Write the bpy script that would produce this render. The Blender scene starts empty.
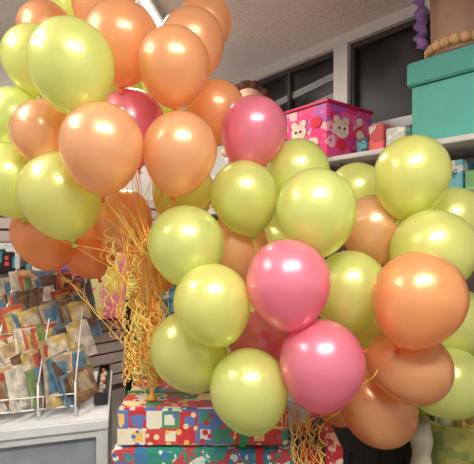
import bpy, bmesh, math, random
from mathutils import Vector, Matrix, Quaternion
random.seed(7)
S=bpy.context.scene
S.view_settings.view_transform='Standard'
S.view_settings.look='None'
S.view_settings.exposure=0.0
COL=S.collection
# ---------------------------------------------------------------- materials
def newmat(name):
    m=bpy.data.materials.new(name); m.use_nodes=True
    nt=m.node_tree; b=nt.nodes['Principled BSDF']; return m,nt,b
def c4(c): return (c[0],c[1],c[2],1)
def mat(name,c,rough=.5,metal=0,noise=0.12,nscale=12,bump=0,bscale=60,coat=0,spec=.5):
    m,nt,b=newmat(name)
    b.inputs['Roughness'].default_value=rough; b.inputs['Metallic'].default_value=metal
    b.inputs['Coat Weight'].default_value=coat; b.inputs['Specular IOR Level'].default_value=spec
    tc=nt.nodes.new('ShaderNodeTexCoord'); n=nt.nodes.new('ShaderNodeTexNoise'); n.inputs['Scale'].default_value=nscale
    n.inputs['Detail'].default_value=4
    nt.links.new(tc.outputs['Object'],n.inputs['Vector'])
    r=nt.nodes.new('ShaderNodeValToRGB')
    r.color_ramp.elements[0].position=.3; r.color_ramp.elements[1].position=.7
    r.color_ramp.elements[0].color=c4([x*(1-noise) for x in c]); r.color_ramp.elements[1].color=c4([min(1,x*(1+noise)) for x in c])
    nt.links.new(n.outputs['Fac'],r.inputs['Fac']); nt.links.new(r.outputs['Color'],b.inputs['Base Color'])
    if bump:
        n2=nt.nodes.new('ShaderNodeTexNoise'); n2.inputs['Scale'].default_value=bscale; n2.inputs['Detail'].default_value=3
        nt.links.new(tc.outputs['Object'],n2.inputs['Vector'])
        bp=nt.nodes.new('ShaderNodeBump'); bp.inputs['Strength'].default_value=bump; bp.inputs['Distance'].default_value=.02
        nt.links.new(n2.outputs['Fac'],bp.inputs['Height']); nt.links.new(bp.outputs['Normal'],b.inputs['Normal'])
    return m
def patch(name,cols,scale=14,rough=.35,metric='CHEBYCHEV',rand=.8,motif=.22):
    m,nt,b=newmat(name); b.inputs['Roughness'].default_value=rough
    tc=nt.nodes.new('ShaderNodeTexCoord'); v=nt.nodes.new('ShaderNodeTexVoronoi'); v.distance=metric
    v.inputs['Scale'].default_value=scale; v.inputs['Randomness'].default_value=rand
    nt.links.new(tc.outputs['Object'],v.inputs['Vector'])
    sp=nt.nodes.new('ShaderNodeSeparateColor'); nt.links.new(v.outputs['Color'],sp.inputs['Color'])
    def ramp(cs,src):
        r=nt.nodes.new('ShaderNodeValToRGB'); r.color_ramp.interpolation='CONSTANT'
        while len(r.color_ramp.elements)<len(cs): r.color_ramp.elements.new(.5)
        for i,c in enumerate(cs):
            r.color_ramp.elements[i].position=i/len(cs); r.color_ramp.elements[i].color=c4(c)
        nt.links.new(src,r.inputs['Fac']); return r
    r=ramp(cols,sp.outputs['Red']); r2=ramp(cols[::-1],sp.outputs['Green']); r3=ramp(cols[1:]+cols[:1],sp.outputs['Blue'])
    v2=nt.nodes.new('ShaderNodeTexVoronoi'); v2.inputs['Scale'].default_value=scale*1.9; v2.inputs['Randomness'].default_value=.7
    nt.links.new(tc.outputs['Object'],v2.inputs['Vector'])
    def lt(src,t):
        l=nt.nodes.new('ShaderNodeMath'); l.operation='LESS_THAN'; l.inputs[1].default_value=t; nt.links.new(src,l.inputs[0]); return l
    def mix(f,a,c):
        mx=nt.nodes.new('ShaderNodeMix'); mx.data_type='RGBA'; nt.links.new(f,mx.inputs[0]); nt.links.new(a,mx.inputs[6]); nt.links.new(c,mx.inputs[7]); return mx.outputs[2]
    o=mix(lt(v.outputs['Distance'],motif).outputs[0],r.outputs['Color'],r2.outputs['Color'])
    o=mix(lt(v2.outputs['Distance'],motif*1.1).outputs[0],o,r3.outputs['Color'])
    nt.links.new(o,b.inputs['Base Color']); return m
def latex(name,c,deep):
    m,nt,b=newmat(name)
    b.inputs['Roughness'].default_value=.31
    b.inputs['Coat Weight'].default_value=1.0; b.inputs['Coat Roughness'].default_value=.07
    b.inputs['Specular IOR Level'].default_value=1.0
    b.inputs['Metallic'].default_value=.32
    oi=nt.nodes.new('ShaderNodeObjectInfo'); mx=nt.nodes.new('ShaderNodeMix'); mx.data_type='RGBA'
    nt.links.new(oi.outputs['Random'],mx.inputs[0]); mx.inputs[6].default_value=c4(c); mx.inputs[7].default_value=c4(deep)
    nt.links.new(mx.outputs[2],b.inputs['Base Color'])
    t=nt.nodes.new('ShaderNodeBsdfTranslucent'); nt.links.new(mx.outputs[2],t.inputs['Color'])
    ms=nt.nodes.new('ShaderNodeMixShader'); ms.inputs[0].default_value=.42
    nt.links.new(b.outputs[0],ms.inputs[1]); nt.links.new(t.outputs[0],ms.inputs[2])
    nt.links.new(ms.outputs[0],nt.nodes['Material Output'].inputs['Surface']); return m
M={}
M['G']=latex('latex_lime',(.85,.95,.36),(.90,.93,.33)); M['O']=latex('latex_peach',(1.0,.64,.36),(1.0,.57,.28))
M['R']=latex('latex_orange',(1.0,.50,.20),(1.0,.55,.25))
M['P']=latex('latex_pink',(.98,.28,.45),(.99,.36,.50)); M['Y']=latex('latex_yellow',(.94,.88,.30),(.88,.86,.26))
K={'G':mat('knot_lime',(.5,.65,.12)),'O':mat('knot_orange',(.85,.2,.05)),'R':mat('knot_deep',(.85,.12,.04)),'P':mat('knot_pink',(.8,.06,.16)),'Y':mat('knot_yel',(.6,.5,.05))}
gold=mat('ribbon_gold',(.9,.50,.10),.3,.2); orange_rib=mat('ribbon_orange',(.9,.33,.06),.35,.0); yel_rib=mat('ribbon_yellow',(.88,.74,.18),.35,.0)
white=mat('white_paint',(.66,.66,.66),.5,noise=.05); wallm=mat('wall_plaster',(.66,.64,.63),.8,noise=.05,bump=.2)
slatm=mat('slat_laminate',(.54,.45,.43),.5,noise=.05,nscale=3); black=mat('black_metal',(.012,.012,.014),.4); dark=mat('dark_void',(.03,.027,.027),.8)
ceilm=mat('ceiling_popcorn',(.82,.78,.78),.95,noise=.08,nscale=55,bump=.7,bscale=45)
floorm=mat('floor_tile',(.22,.20,.18),.4,noise=.2,nscale=4)
# ---------------------------------------------------------------- mesh helpers
def empty(name,loc=(0,0,0),rz=0):
    e=bpy.data.objects.new(name,None); e.location=loc; e.rotation_euler=(0,0,rz); e.empty_display_size=.1; COL.objects.link(e); return e
def finish(bm,name,mats,parent=None,smooth=False):
    me=bpy.data.meshes.new(name); bm.normal_update(); bm.to_mesh(me); bm.free()
    if not isinstance(mats,(list,tuple)): mats=[mats]
    for m in mats: me.materials.append(m)
    if smooth:
        for p in me.polygons: p.use_smooth=True
    o=bpy.data.objects.new(name,me); COL.objects.link(o)
    if parent: o.parent=parent
    return o
def addbox(bm,c,s,rot=None,mi=0,bev=0):
    r=bmesh.ops.create_cube(bm,size=1); vs=r['verts']
    Mx=Matrix.Translation(Vector(c))@((rot.to_4x4()) if rot is not None else Matrix.Identity(4))@Matrix.Diagonal((s[0],s[1],s[2],1))
    bmesh.ops.transform(bm,matrix=Mx,verts=vs)
    fs=set(f for v in vs for f in v.link_faces)
    for f in fs: f.material_index=mi
    if bev:
        es=list(set(e for v in vs for e in v.link_edges))
        rr=bmesh.ops.bevel(bm,geom=es,offset=bev,segments=2,affect='EDGES')
        for f in rr['faces']: f.material_index=mi
def box(name,c,s,m,parent=None,bev=0,rz=0):
    bm=bmesh.new(); addbox(bm,c,s,Matrix.Rotation(rz,3,'Z') if rz else None,0,bev); return finish(bm,name,m,parent)
def addtube(bm,a,b,r,seg=8,mi=0):
    a=Vector(a); b=Vector(b); d=b-a
    q=Vector((0,0,1)).rotation_difference(d.normalized())
    rr=bmesh.ops.create_cone(bm,cap_ends=True,segments=seg,radius1=r,radius2=r,depth=d.length)
    bmesh.ops.transform(bm,matrix=Matrix.Translation((a+b)/2)@q.to_matrix().to_4x4(),verts=rr['verts'])
    for f in set(f for v in rr['verts'] for f in v.link_faces): f.material_index=mi
def lathe(bm,prof,seg=32,mat_of=None,mx=None):
    rings=[]
    for (r,z) in prof:
        if r<1e-5: rings.append([bm.verts.new((0,0,z))])
        else: rings.append([bm.verts.new((r*math.cos(2*math.pi*i/seg),r*math.sin(2*math.pi*i/seg),z)) for i in range(seg)])
    for k in range(len(rings)-1):
        A,B=rings[k],rings[k+1]
        for i in range(seg):
            j=(i+1)%seg
            if len(A)==1 and len(B)>1: f=bm.faces.new((A[0],B[i],B[j]))
            elif len(B)==1 and len(A)>1: f=bm.faces.new((A[i],B[0],A[j]))
            elif len(A)>1: f=bm.faces.new((A[i],B[i],B[j],A[j]))
            else: continue
            if mat_of: f.material_index=mat_of(k)
    if mx is not None: bmesh.ops.transform(bm,matrix=mx,verts=[v for r in rings for v in r])
def curve(name,pts_list,r,m,parent=None):
    cu=bpy.data.curves.new(name,'CURVE'); cu.dimensions='3D'; cu.bevel_depth=r; cu.bevel_resolution=1; cu.resolution_u=6
    for pts in pts_list:
        sp=cu.splines.new('NURBS'); sp.points.add(len(pts)-1)
        for i,p in enumerate(pts): sp.points[i].co=(p[0],p[1],p[2],1)
        sp.use_endpoint_u=True; sp.order_u=3
    cu.materials.append(m); o=bpy.data.objects.new(name,cu); COL.objects.link(o)
    if parent: o.parent=parent
    return o
# ---------------------------------------------------------------- room
H=3.06
AR=math.atan2(.757,-.653); A=(1.26,2.82,0)
AL=math.atan2(-.653,-.757); CL=(-.37,4.71,0)
box('floor',(0,1.6,-.05),(9,9,.1),floorm)
box('ceiling',(0,1.6,H+.05),(9,9,.1),ceilm)
wr=empty('wall_right',A,AR)
SILL=2.27; TOP=2.98
box('panel_lower',(-.5,-.06,SILL/2),(6.0,.12,SILL),wallm,wr)
box('panel_upper',(-.5,-.06,(TOP+H)/2),(6.0,.12,H-TOP),wallm,wr)
box('mullion_pillar',(.675,-.06,(TOP+SILL)/2),(.13,.12,TOP-SILL),white,wr)
box('pillar_corner',(2.25,-.06,(TOP+SILL)/2),(.5,.12,TOP-SILL),wallm,wr)
box('pillar_near',(-2.3,-.06,(TOP+SILL)/2),(2.4,.12,TOP-SILL),wallm,wr)
wl=empty('wall_left',CL,AL)
box('panel_plaster',(2.4,-.06,H/2),(5.2,.12,H),wallm,wl)
box('slat_backing',(2.3,.012,.9),(4.4,.02,1.8),mat('slat_groove_shade',(.14,.10,.09),.7),wl)  # backing coloured dark brown to paint the shadow between the slats
bm=bmesh.new()
for i in range(17): addbox(bm,(2.3,.033,.10+i*.105),(4.4,.02,.088),None,0,.004)
finish(bm,'slats',slatm,wl)
# windows
gl,nt,b=newmat('window_glass_painted_reflection')
b.inputs['Roughness'].default_value=.35; b.inputs['Specular IOR Level'].default_value=.25
tc=nt.nodes.new('ShaderNodeTexCoord'); n=nt.nodes.new('ShaderNodeTexNoise'); n.inputs['Scale'].default_value=3.2; n.inputs['Detail'].default_value=1
nt.links.new(tc.outputs['Object'],n.inputs['Vector']); r=nt.nodes.new('ShaderNodeValToRGB')
r.color_ramp.elements[0].position=.45; r.color_ramp.elements[1].position=.7; r.color_ramp.elements[0].color=(.014,.012,.014,1); r.color_ramp.elements[1].color=(.06,.06,.07,1)  # grey noise painted into the pane for faint reflections and dim view outside
nt.links.new(n.outputs['Fac'],r.inputs['Fac']); nt.links.new(r.outputs['Color'],b.inputs['Base Color'])
frm=mat('window_frame_dark',(.05,.048,.05),.4); sillm=mat('sill_white',(.75,.80,.86),.5,noise=.04); aw=mat('exterior_awning',(.30,.31,.33),.6)
for k,(s0,s1) in enumerate([(-1.1,.61),(.74,2.0)]):
    w=empty('window_%d'%(k+1),A,AR); cx=(s0+s1)/2; L=s1-s0; zc=(SILL+TOP)/2; hh=TOP-SILL
    box('glass',(cx,-.10,zc),(L,.01,hh),gl,w)
    bm=bmesh.new()
    addbox(bm,(cx,-.07,TOP-.02),(L,.05,.04)); addbox(bm,(cx,-.07,SILL+.02),(L,.05,.04))
    addbox(bm,(s0+.015,-.07,zc),(.03,.05,hh)); addbox(bm,(s1-.015,-.07,zc),(.03,.05,hh)); addbox(bm,(cx+(.05 if k==0 else -.1),-.07,zc),(.03,.04,hh))
    finish(bm,'frame',frm,w)
    box('sill',(cx,.03,SILL-.02),(L+.06,.1,.07),sillm,w,.005)
    if k==1:
        bm=bmesh.new()
        for i in range(3): addbox(bm,(cx-.2,-.09,SILL+.14+i*.17),(L*.75,.008,.06),Matrix.Rotation(.12,3,'Y'))
        finish(bm,'outside_blind_slats',aw,w)
# shelves on right wall
ZU=1.985; ZL=1.69
sh=empty('wall_shelf',A,AR)
box('board_upper',(.3,.29,ZU-.015),(4.0,.57,.03),white,sh,.004)
box('board_lower',(.3,.25,ZL-.015),(4.0,.46,.03),white,sh,.004)
bm=bmesh.new()
for s in (-1.5,-.75,.35,1.2,2.1): addbox(bm,(s,.02,1.2),(.03,.03,1.5)); addbox(bm,(s,.25,ZU-.04),(.02,.46,.02)); addbox(bm,(s,.22,ZL-.04),(.02,.4,.02))
finish(bm,'brackets',mat('bracket_grey',(.4,.4,.42),.4,.2),sh)
box('shelf_back_panel',(.3,.006,1.1),(4.0,.01,1.65),mat('panel_brown',(.13,.10,.095),.7),sh)
# ---- pink toy package
tp=empty('toy_package_box',(.655,2.99,ZU+.001),math.radians(-52)); tp.scale=(1.05,1.05,.88)
pk=patch('pink_print',[(.85,.05,.25),(.9,.14,.4),(.8,.03,.2),(.9,.5,.55),(.85,.08,.3),(.5,.1,.5)],14,rand=1,metric='EUCLIDEAN')
box('carton',(0,0,.2),(.36,.46,.40),pk,tp,.008)
box('lid_flap',(0,0,.41),(.38,.48,.025),mat('deep_red',(.6,.02,.1),.3),tp,.005)
wc=mat('cream_print',(.9,.72,.6),.3); rd=mat('print_red',(.8,.03,.07),.3); bk=mat('print_dark',(.05,.02,.03),.3)
bm=bmesh.new()
def disc(pos,rr,mi,ax):
    q=bmesh.ops.create_cone(bm,cap_ends=True,segments=20,radius1=rr,radius2=rr,depth=.006)
    bmesh.ops.transform(bm,matrix=Matrix.Translation(pos)@Matrix.Rotation(math.pi/2,4,ax),verts=q['verts'])
    for f in set(f for v in q['verts'] for f in v.link_faces): f.material_index=mi
for (y,z,rr,mi,o) in [(-.1,.22,.07,0,0),(-.145,.285,.03,0,0),(-.055,.285,.03,0,0),(-.125,.225,.01,2,.004),(-.075,.225,.01,2,.004),(.09,.2,.065,1,0),(.09,.2,.04,0,.003),(.09,.31,.03,0,0),(-.1,.1,.045,1,0)]: disc((.182+o,y,z),rr,mi,'Y')
for (x,z,rr,mi,o) in [(-.06,.22,.065,0,0),(-.1,.285,.026,0,0),(-.02,.285,.026,0,0),(-.08,.225,.01,2,.004),(-.04,.225,.01,2,.004),(.09,.27,.045,1,0),(.07,.12,.04,0,0)]: disc((x,-.233-o,z),rr,mi,'X')
finish(bm,'printed_characters',[wc,rd,bk],tp)
# ---- plush doll with brown hair
dl=empty('plush_doll',(.10,3.64,ZU+.001),0); dl.scale=(1.25,1.15,1.3)
bm=bmesh.new()
lathe(bm,[(0,0),(.10,.01),(.13,.08),(.10,.2),(.06,.26),(0,.27)],20,None,Matrix.Diagonal((1.1,1.1,1.25,1))); finish(bm,'body',rd,dl,True)
bm=bmesh.new(); q=bmesh.ops.create_uvsphere(bm,u_segments=20,v_segments=14,radius=.13); bmesh.ops.transform(bm,matrix=Matrix.Translation((0,-.01,.45)),verts=q['verts']); finish(bm,'head',mat('doll_skin',(.75,.45,.33)),dl,True)
bm=bmesh.new()
for i in range(70):
    a=random.uniform(0,6.28); e=random.uniform(-.1,1.5); v=Vector((math.cos(a)*math.cos(e),abs(math.sin(a))*math.cos(e)*.9-.3,math.sin(e)))*.125
    q=bmesh.ops.create_icosphere(bm,subdivisions=2,radius=.045); bmesh.ops.transform(bm,matrix=Matrix.Translation(v+Vector((0,0,.46))),verts=q['verts'])
finish(bm,'hair',mat('brown_yarn',(.11,.035,.02),.9),dl,True)
bm=bmesh.new()
for sx in(-1,1):
    q=bmesh.ops.create_uvsphere(bm,u_segments=10,v_segments=8,radius=.014); bmesh.ops.transform(bm,matrix=Matrix.Translation((sx*.045,-.132,.45)),verts=q['verts'])
finish(bm,'eyes',black,dl,True)
bm=bmesh.new()
for sx in(-1,1):
    addtube(bm,(sx*.08,-.02,.25),(sx*.17,-.05,.13),.03); addtube(bm,(sx*.05,-.05,.05),(sx*.07,-.2,.04),.035)
finish(bm,'limbs',mat('doll_skin2',(.75,.45,.33)),dl,True)
# ---- turquoise gift box
tb=empty('turquoise_gift_box',A,AR); tq=mat('turquoise_card',(.10,.46,.41),.5,noise=.06); tqd=mat('turquoise_lid',(.08,.38,.35),.5,noise=.06)
box('body',(-.43,.33,ZU+.002+.16),(.52,.38,.32),tq,tb,.006); box('lid',(-.43,.33,ZU+.39),(.56,.42,.13),tqd,tb,.008)
# ---- kraft basket on top
kx,ky=1.22,2.27
kb=empty('kraft_paper_basket',(kx,ky,ZU+.458),0)
kr=mat('kraft_paper',(.42,.25,.18),.7); krg=mat('kraft_gold_trim',(.68,.42,.20),.5)
bm=bmesh.new(); lathe(bm,[(0,.0),(.15,.0),(.155,.02),(.165,.47),(.158,.47),(.148,.03),(0,.03)],40)
finish(bm,'pot',kr,kb,True)
bm=bmesh.new()
for i in range(22):
    a=i/22*2*math.pi; q=bmesh.ops.create_uvsphere(bm,u_segments=10,v_segments=8,radius=.028)
    bmesh.ops.transform(bm,matrix=Matrix.Translation((.165*math.cos(a),.165*math.sin(a),.045)),verts=q['verts'])
finish(bm,'scalloped_rim',krg,kb,True)
bm=bmesh.new(); prev=None
for i in range(30):
    z=.05+i*.016; x=-.225+.014*math.sin(i*1.5); w=.03
    cur=[bm.verts.new((x-w,.01*math.sin(i*2.1),z)),bm.verts.new((x+w,.015*math.cos(i*1.3),z))]
    if prev: bm.faces.new((prev[0],prev[1],cur[1],cur[0]))
    prev=cur
o=finish(bm,'purple_crepe_ribbon',mat('purple_crepe',(.25,.12,.36),.6),kb,True); sm=o.modifiers.new('s','SOLIDIFY'); sm.thickness=.004
# ---- assorted boxes on shelves
cols=[(.7,.7,.68),(.7,.10,.12),(.10,.35,.45),(.75,.5,.15),(.62,.22,.35),(.62,.58,.5),(.12,.12,.14),(.2,.42,.2)]
cm=[patch('carton_print_%d'%i,[c,[min(1,x*1.3+.05) for x in c],[x*.6 for x in c],(.75,.72,.68)],11) for i,c in enumerate(cols)]
s=-1.6;k=0
pb=empty('party_supply_boxes',A,AR)
while s<1.9:
    w=random.uniform(.12,.28); h=random.uniform(.12,.2)
    box('carton_%d'%k,(s+w/2,.28,ZL+.002+h/2),(w-.012,.3,h),cm[(k*3)%8],pb,.005); s+=w;k+=1
s=-.08
for w,h,ci in [(.14,.15,0),(.12,.19,1),(.09,.12,2)]:
    e=empty('small_carton',A,AR); box('carton',(s+w/2+.0,.28,ZU+.002+h/2),(w-.015,.25,h),cm[ci],e,.005); s+=w
# ---- slatwall merchandise
bracket=mat('hook_metal',(.5,.5,.5),.3,.8)
def hang(name,sx,z,w,h,m,d=.08,n=.11):
    e=empty(name,CL,AL); box('pack',(sx,n,z),(w,d,h),m,e,.01); box('header_card',(sx,n-.01,z+h/2+.02),(w*.96,.012,.05),white,e); 
    bm=bmesh.new(); addtube(bm,(sx,.046,z+h/2+.03),(sx,n+.08,z+h/2+.03),.004); finish(bm,'hook',bracket,e)
teal=patch('teal_pack',[(.05,.35,.42),(.02,.02,.03),(.8,.1,.1),(.7,.7,.7)],14)
pur=patch('purple_pack',[(.35,.12,.55),(.8,.3,.6),(.2,.25,.7),(.8,.8,.85)],12)
hang('toy_blister_pack',2.02,1.27,.20,.20,teal); hang('toy_blister_pack',1.78,1.25,.18,.22,cm[2]); hang('toy_blister_pack',1.56,1.27,.15,.2,pur)
yp=patch('yellow_pink_pack',[(.95,.75,.1),(.95,.2,.38),(.9,.8,.35),(.95,.6,.15),(.9,.35,.45)],8)
hang('yellow_party_pack',1.18,1.0,.40,.58,yp,.1); hang('green_gift_pouch',.85,.75,.2,.6,cm[7],.1)
hang('green_gift_pouch',.55,.8,.25,.5,cm[2],.1); hang('toy_blister_pack',2.0,.75,.3,.3,yp); hang('toy_blister_pack',1.65,.72,.22,.3,cm[0])
# ---- white counter
ct=empty('display_counter',(-.52,1.70,0),math.radians(15.1))
box('top',(-.5,.3,.727),(1.0,.62,.045),mat('counter_top',(.68,.71,.75),.3,noise=.04),ct,.006)
bm=bmesh.new()
for x in(-.97,-.025):
    for y in(.02,.58): addbox(bm,(x,y,.352),(.045,.04,.704))
addbox(bm,(-.5,.02,.03),(.95,.04,.06)); addbox(bm,(-.5,.02,.69),(.95,.03,.03)); finish(bm,'frame',white,ct)
box('glass_panel',(-.5,.035,.37),(.9,.008,.6),mat('bluish_panel',(.28,.32,.37),.15),ct)
box('side_panel',(-.025,.3,.37),(.01,.52,.6),mat('bluish_panel2',(.2,.22,.26),.2),ct)
box('inner_shelf',(-.5,.3,.4),(.9,.5,.02),white,ct)
# ---- wire card rack
rk=empty('greeting_card_rack',(-.52,1.70,.751),math.radians(15.1))
wire=mat('white_wire',(.85,.85,.85),.35,noise=.03)
bm=bmesh.new(); T=6
def tier(i): return (.07+i*.078, .02+i*.066)
for x in (-.86,-.66,-.46,-.27,-.13):
    addtube(bm,(x,.04,.004),(x,.04,.14),.004); addtube(bm,(x,.04,.14),(x,.54,.54),.003); addtube(bm,(x,.54,.004),(x,.54,.56),.004); addtube(bm,(x,.04,.006),(x,.54,.006),.004)
for i in range(T):
    y,z=tier(i)
    for dz in(0,.05): addtube(bm,(-.86,y-.02,z+dz+.02),(-.13,y-.02,z+dz+.02),.003)
    for q in range(19): 
        x=-.86+q*.0405; addtube(bm,(x,y-.02,z+.02),(x,y-.02,z+.07),.002,5)
finish(bm,'wire_frame',wire,rk,True)
ccols=[(.50,.36,.20),(.26,.16,.09),(.62,.54,.40),(.20,.28,.11),(.52,.12,.08),(.12,.22,.32),(.62,.46,.15),(.42,.34,.24),(.66,.62,.55),(.14,.09,.06)]
cards=[mat('card_stock_%d'%i,c,.35,noise=.35,nscale=30) for i,c in enumerate(ccols)]
bm=bmesh.new()
for i in range(T):
    y,z=tier(i); x=-.84
    while x<-.17:
        w=random.uniform(.09,.13); h=random.uniform(.13,.2)
        for kk in range(3):
            R=Matrix.Rotation(random.uniform(-.15,.15)+.85,3,'Z')@Matrix.Rotation(-.3-.06*kk,3,'X')@Matrix.Rotation(random.uniform(-.2,.12),3,'Y')
            cc=(x+w/2+random.uniform(-.01,.01)+kk*.012,y+.022+kk*.013,z+.015+h/2+kk*.004); ci=random.randrange(10)
            addbox(bm,cc,(w,.003,h),R,ci)
            addbox(bm,Vector(cc)+R@Vector((0,-.002,h*.08)),(w*.76,.0016,h*.6),R,(ci*3+4)%10)
        x+=w*random.uniform(.5,.75)
finish(bm,'cards',cards,rk)
tr=empty('candy_tray',(-.52,1.70,.751),math.radians(15.1))
bm=bmesh.new(); addbox(bm,(-.035,.33,.012),(.05,.4,.02)); 
for sx in(-.06,-.01): addbox(bm,(sx,.33,.03),(.006,.4,.05))
for sy in(.13,.53): addbox(bm,(-.035,sy,.03),(.05,.006,.05))
finish(bm,'tray',black,tr)
bm=bmesh.new()
for i in range(14): addbox(bm,(-.035+random.uniform(-.008,.008),.15+i*.026,.035),(.025,.015,.02),Matrix.Rotation(random.random()*3,3,'Z'),i%3,.003)
finish(bm,'sweets',[cm[1],cm[3],cm[0]],tr)
# ---- black metal stand with wrapped gifts
st=empty('black_metal_stand',(0,0,0),0)
bm=bmesh.new()
x0,x1,y0,y1=-.49,.40,1.44,1.90
for x in(x0,x1):
    addtube(bm,(x,y0,0),(x,y0,.44),.012); 
for x in(x0,-.36,): addtube(bm,(x,y1,0),(x,y1,1.24),.014)
addtube(bm,(x1,y1,0),(x1,y1,.44),.012)
addtube(bm,(x0,y1,1.24),(-.36,y1,1.24),.014)
for z in(.95,1.05,1.15): addtube(bm,(x0,y1,z),(-.36,y1,z),.007)
for z in(.15,.43):
    for a_,b_ in [((x0,y0),(x1,y0)),((x1,y0),(x1,y1)),((x1,y1),(x0,y1)),((x0,y1),(x0,y0))]: addtube(bm,(*a_,z-.01),(*b_,z-.01),.01)
addbox(bm,((x0+x1)/2,(y0+y1)/2,.43),(x1-x0,y1-y0,.015))
finish(bm,'frame',black,st)
xm=patch('christmas_paper_patchwork',[(.62,.04,.05),(.85,.68,.42),(.06,.30,.16),(.66,.07,.07),(.12,.2,.5),(.85,.55,.15),(.8,.76,.62),(.58,.04,.05)],16,.3,rand=.3,motif=.3)
xg=patch('christmas_paper_green',[(.04,.27,.2),(.06,.36,.27),(.06,.2,.42),(.7,.78,.72),(.04,.29,.2),(.5,.07,.08)],19,.3,'EUCLIDEAN',motif=.3)
xr=patch('red_dotted_paper',[(.45,.02,.03),(.5,.03,.04),(.4,.02,.03),(.7,.5,.4)],40,.3,'EUCLIDEAN')
g1=empty('wrapped_gift_box',(0,0,0)); box('box',(-.125,1.68,.792),(.62,.32,.135),xm,g1,.006)
bm=bmesh.new(); addbox(bm,(.02,1.68,.792),(.022,.326,.141)); addbox(bm,(-.125,1.68,.792),(.626,.02,.141)); finish(bm,'ribbon_band',mat('green_band',(.03,.3,.1),.3),g1)
g2=empty('wrapped_gift_box.001',(0,0,0)); box('box',(-.12,1.68,.58),(.66,.36,.275),xg,g2,.006)
bm=bmesh.new(); addbox(bm,(.08,1.68,.58),(.025,.366,.279)); finish(bm,'ribbon_band',mat('red_band',(.6,.02,.03),.3),g2)
g3=empty('wrapped_gift_box.002',(0,0,0)); box('box',(.30,1.58,.59),(.15,.2,.295),xr,g3,.006); 
bm=bmesh.new(); addbox(bm,(.30,1.58,.59),(.02,.206,.299)); finish(bm,'ribbon_band',black,g3)
# ---- dark cabinet and wrap bin on the right
cb=empty('dark_storage_cabinet',(0,0,0)); dw=mat('dark_wood',(.02,.017,.017),.5)
box('carcass',(.72,2.35,.29),(.56,.42,.58),dw,cb,.006); bm=bmesh.new()
for x in(.58,.86): addbox(bm,(x,2.135,.29),(.26,.012,.5),None,0,.004); addtube(bm,(x,2.12,.3),(x,2.12,.38),.006)
finish(bm,'doors',mat('dark_door',(.03,.025,.025),.4),cb)
wb=empty('gift_wrap_bin',(.95,1.86,0)); ol=patch('olive_print',[(.34,.36,.08),(.44,.42,.1),(.25,.32,.08)],12)
bm=bmesh.new(); lathe(bm,[(0,.01),(.12,.01),(.15,.68),(.156,.69),(.15,.70),(.143,.69),(.112,.03),(0,.03)],28); finish(bm,'bin',ol,wb,True)
bm=bmesh.new()
for i in range(5):
    a=i*1.3; addtube(bm,(.05*math.cos(a),.05*math.sin(a),.04),(.08*math.cos(a),.08*math.sin(a),.72),.022,14,i%3)
finish(bm,'paper_rolls',[cm[0],cm[3],cm[7]],wb)
cp=empty('cream_paper_roll',(.755,1.72,0)); bm=bmesh.new()
lathe(bm,[(0,.0),(.04,.0)]+[(.04+.005*math.sin(i*1.2),.02+i*.023) for i in range(31)]+[(.03,.74),(.03,.70),(0,.70)],20); finish(bm,'roll',mat('cream_crepe',(.5,.46,.34),.7),cp,True)
# ---------------------------------------------------------------- balloons
def prof():
    P=[]
    N=30
    for i in range(N+1):
        t=math.pi*i/N*.955
        cz=math.cos(t); r=math.sin(t)
        if cz<0: z=cz*1.22; r*=1-.10*(-cz)**1.3
        else: z=cz*1.02
        P.append((r,z))
    return P
BP=prof(); nb=len(BP)
BP+= [(.075,-1.25),(.045,-1.285),(.035,-1.31),(.05,-1.32),(.045,-1.34),(.03,-1.345),(.075,-1.40),(.07,-1.405),(0,-1.36)]
bme={}
for k in 'GOPYR':
    bm=bmesh.new(); lathe(bm,BP,48,lambda i:1 if i>=nb+0 else 0)
    bmesh.ops.recalc_face_normals(bm,faces=bm.faces)
    me=bpy.data.meshes.new('balloon_'+k); bm.to_mesh(me); bm.free(); me.materials.append(M[k]); me.materials.append(K[k])
    for p in me.polygons: p.use_smooth=True
    bme[k]=me
cn={'G':'lime_balloon','O':'peach_balloon','P':'pink_balloon','Y':'yellow_balloon','R':'orange_balloon'}
L=[('G',-.55,1.40,2.06,.138,None),('O',-.444,1.62,2.24,.145,None),('O',-.225,1.50,2.10,.127,None),('O',-.45,1.40,1.79,.136,None),
('O',-.203,1.50,1.792,.132,None),('G',-.65,1.55,1.645,.148,None),('G',-.95,1.80,1.98,.138,None),('O',-.735,1.60,1.88,.12,None),
('O',-.89,1.95,2.438,.125,None),('G',-.842,1.75,2.225,.130,None),('G',-.927,1.70,1.72,.14,None),('O',-.1875,1.75,2.29,.135,None),
('O',-.095,1.90,2.05,.135,None),('P',.069,1.70,1.912,.134,None),('P',-.4375,1.75,1.946,.14,None),('G',-.58,1.95,2.168,.14,None),
('R',-.845,1.85,1.50,.14,None),('R',-.745,2.10,1.43,.14,None),('O',-.52,1.90,1.563,.135,None),('G',-.804,2.15,2.66,.14,None),
('O',-.58,1.85,2.50,.14,None),('O',-.156,2.05,2.525,.13,None),('Y',-.244,1.90,1.69,.14,None),('R',-.38,1.95,1.36,.125,None),('G',-.42,2.2,2.2,.14,None)]
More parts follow.
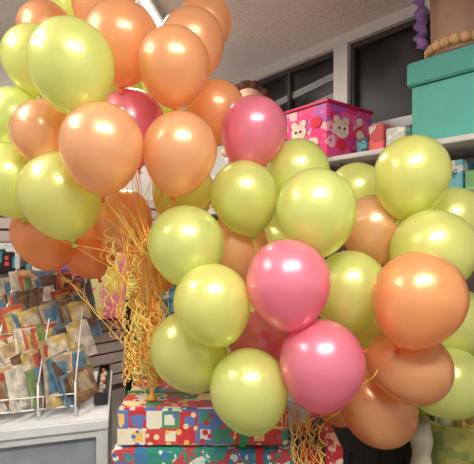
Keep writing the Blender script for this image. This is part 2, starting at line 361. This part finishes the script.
R_=[('G',-.182,1.50,1.458,.136,None),('G',.0275,1.65,1.645,.132,None),('G',.273,1.45,1.578,.137,None),('G',.26,1.80,1.757,.135,None),
('G',-.08,1.35,1.275,.124,None),('G',-.175,1.50,1.082,.133,None),('P',.16,1.32,1.345,.133,(-.05,-.1,1)),('G',.039,1.38,.985,.129,None),
('P',.267,1.32,1.09,.133,None),('G',.417,1.55,1.293,.135,None),('R',.563,1.30,1.30,.138,(.35,-.1,1)),('R',.591,1.42,1.045,.124,(1,-.1,-.3)),
('G',.70,1.50,1.435,.145,None),('G',.665,1.60,1.722,.138,None),('O',.57,1.75,1.517,.135,None),('R',.54,1.60,.828,.137,(.6,0,-.6)),
('G',.837,1.65,.91,.136,(1,0,.3)),('G',.947,1.80,1.114,.14,None),('O',0,1.80,1.44,.135,None),('P',.098,1.65,1.056,.13,None),
('Y',.113,1.90,1.147,.135,None),('G',.896,1.75,1.54,.14,None),('R',.488,1.90,.78,.135,(.5,.5,.5)),('G',.571,2.0,1.69,.14,None),
('P',.81,2.25,1.725,.13,None),('O',-.145,2.10,1.35,.14,None),('G',.17,2.05,1.47,.14,None),('Y',.59,1.80,1.08,.14,None),('Y',-.024,2.0,.98,.125,None)]
def bouquet(name,lst,anchor,spread,gather,reps):
    e=empty(name,(0,0,0)); an=Vector(anchor); G=Vector(gather) if gather else None; rib=[[],[],[]]
    for k,x,y,z,r,ax in lst:
        p=Vector((x,y,z))
        if ax: a=Vector(ax).normalized()
        else:
            a=(p-an); a.x*=.45; a.y*=.3; a.z=max(abs(a.z),.45); a=a.normalized()
            a=(a+Vector((random.uniform(-.12,.12),random.uniform(-.15,.05),0))).normalized()
        o=bpy.data.objects.new(cn[k],bme[k]); COL.objects.link(o); o.parent=e; o.location=p; o.scale=(r,r,r*random.uniform(.98,1.04))
        o.rotation_mode='QUATERNION'; o.rotation_quaternion=Vector((0,0,1)).rotation_difference(a)
        kn=p-a*1.34*r
        for rep in range(reps):
            pts=[kn]; end=an+Vector((random.uniform(-.03,.03),random.uniform(-.02,.03),random.uniform(-.03,.02)))
            g=(G+Vector((random.uniform(-.08,.08),random.uniform(-.04,.05),random.uniform(-.06,.06)))) if (G is not None and kn.z>G.z+.05) else None
            N=12
            for i in range(1,N):
                t=i/N
                if g is not None: q=(kn.lerp(g,t/.5) if t<.5 else g.lerp(end,(t-.5)/.5))
                else: q=kn.lerp(end,t)
                w=math.sin(t*math.pi)*spread
                pts.append(q+Vector((random.uniform(-w,w),random.uniform(-.01,.03),0)))
            pts.append(end); rib[random.choice([0,0,1,2])].append(pts)
    return e,rib
def curl(p,d,R,turns,n=14):
    out=[]; 
    for i in range(int(turns*n)):
        a=i/n*2*math.pi; t=i/(turns*n)
        out.append(Vector(p)+Vector(d)*t+Vector((R*math.cos(a)*(1-.4*t),R*math.sin(a)*.8,.3*R*math.sin(a))))
    return out
e1,rb=bouquet('balloon_bouquet',L,(-.325,1.60,.95),.014,(-.37,1.6,1.38),2)
for i in range(110):
    z=random.uniform(1.0,1.52); wd=.045+.13*(z-1.0)
    p=(-.345+random.uniform(-wd,wd)-.06*(z-1.0),1.59+random.uniform(-.05,.04),z)
    rb[random.choice([0,1,2,2])].append(curl(p,(random.uniform(-.05,.05),0,-random.uniform(.05,min(.3,z-.9))),random.uniform(.005,.020),random.uniform(2,6)))
for i in range(50):
    a=random.uniform(-1.2,1.2); p=Vector((-.335,1.58,random.uniform(.98,1.3)))
    rb[i%3].append([p,p+Vector((a*.04,-.02,.05)),p+Vector((a*.075,-.02,.0)),p+Vector((a*.08,-.01,-.07)),p+Vector((a*.05,0,-.09))])
for i,(m,nm) in enumerate([(gold,'ribbons_gold'),(orange_rib,'ribbons_orange'),(yel_rib,'ribbons_yellow')]): curve(nm,rb[i],.0014,m,e1)
bm=bmesh.new(); lathe(bm,[(0,0),(.02,0),(.02,.01),(.008,.02),(.008,.05),(.008,.085),(0,.09)],16,None,Matrix.Translation((-.325,1.60,.8625))); finish(bm,'weight',gold,e1,True)
e2,rb=bouquet('balloon_bouquet.001',R_,(.235,1.53,.775),.012,None,1)
for i in range(24):
    p=(.235+random.uniform(-.05,.06),1.44+random.uniform(-.02,.01),.80+random.uniform(-.05,.08))
    rb[i%3].append(curl(p,(random.uniform(-.05,.05),0,-random.uniform(.1,.2)),random.uniform(.004,.012),random.uniform(2,4)))
for i,(m,nm) in enumerate([(gold,'ribbons_gold'),(orange_rib,'ribbons_orange'),(yel_rib,'ribbons_yellow')]): curve(nm,rb[i],.0014,m,e2)
bm=bmesh.new(); lathe(bm,[(0,0),(.03,0),(.035,.01),(.02,.025),(.01,.035),(.015,.045),(0,.04)],16,None,Matrix.Translation((.26,1.53,.740))); finish(bm,'weight',black,e2,True)
# ---------------------------------------------------------------- lights
def tube(name,loc,rz,e,up_fill):
    em,nt,b=newmat(name+'_emis'); b.inputs['Emission Color'].default_value=(1,.95,.88,1); b.inputs['Emission Strength'].default_value=3
    f=empty(name,loc,rz); box('housing',(0,0,0),(1.25,.2,.05),white,f,.006)
    bm=bmesh.new(); addtube(bm,(-.58,-.05,-.04),(.58,-.05,-.04),.015,12); addtube(bm,(-.58,.05,-.04),(.58,.05,-.04),.015,12)
    if loc[2]<2.9: addtube(bm,(-.5,0,.02),(-.5,0,.30),.006); addtube(bm,(.5,0,.02),(.5,0,.30),.006)
    finish(bm,'tubes',em,f)
    for sgn,en in ((-1,e),(1,up_fill)):
        if en<=0: continue
        l=bpy.data.lights.new(name+'_light','AREA'); l.shape='RECTANGLE'; l.size=1.2; l.size_y=.2; l.energy=en; l.color=(1,.93,.80)
        o=bpy.data.objects.new('lamp',l); COL.objects.link(o); o.parent=f; o.location=(0,0,.07*sgn)
        if sgn>0: o.rotation_euler=(math.pi,0,0)  # the upward lamp is an added fill to brighten the ceiling
tube('fluorescent_fixture',(.3,-.1,2.75),.2,62,44)
tube('fluorescent_fixture',(-1.7,1.0,2.75),1.4,20,28)
tube('fluorescent_fixture',(-.62,3.0,H-.026),1.45,34,0)
w=bpy.data.worlds.new('W'); S.world=w; w.use_nodes=True; w.node_tree.nodes['Background'].inputs[0].default_value=(.97,.95,.94,1); w.node_tree.nodes['Background'].inputs[1].default_value=.52
cam=bpy.data.cameras.new('cam'); co=bpy.data.objects.new('camera',cam); COL.objects.link(co); co.location=(0,0,1.5); co.rotation_euler=(math.pi/2,0,0)
cam.lens=31.9; cam.sensor_width=36; cam.clip_start=.02; S.camera=co
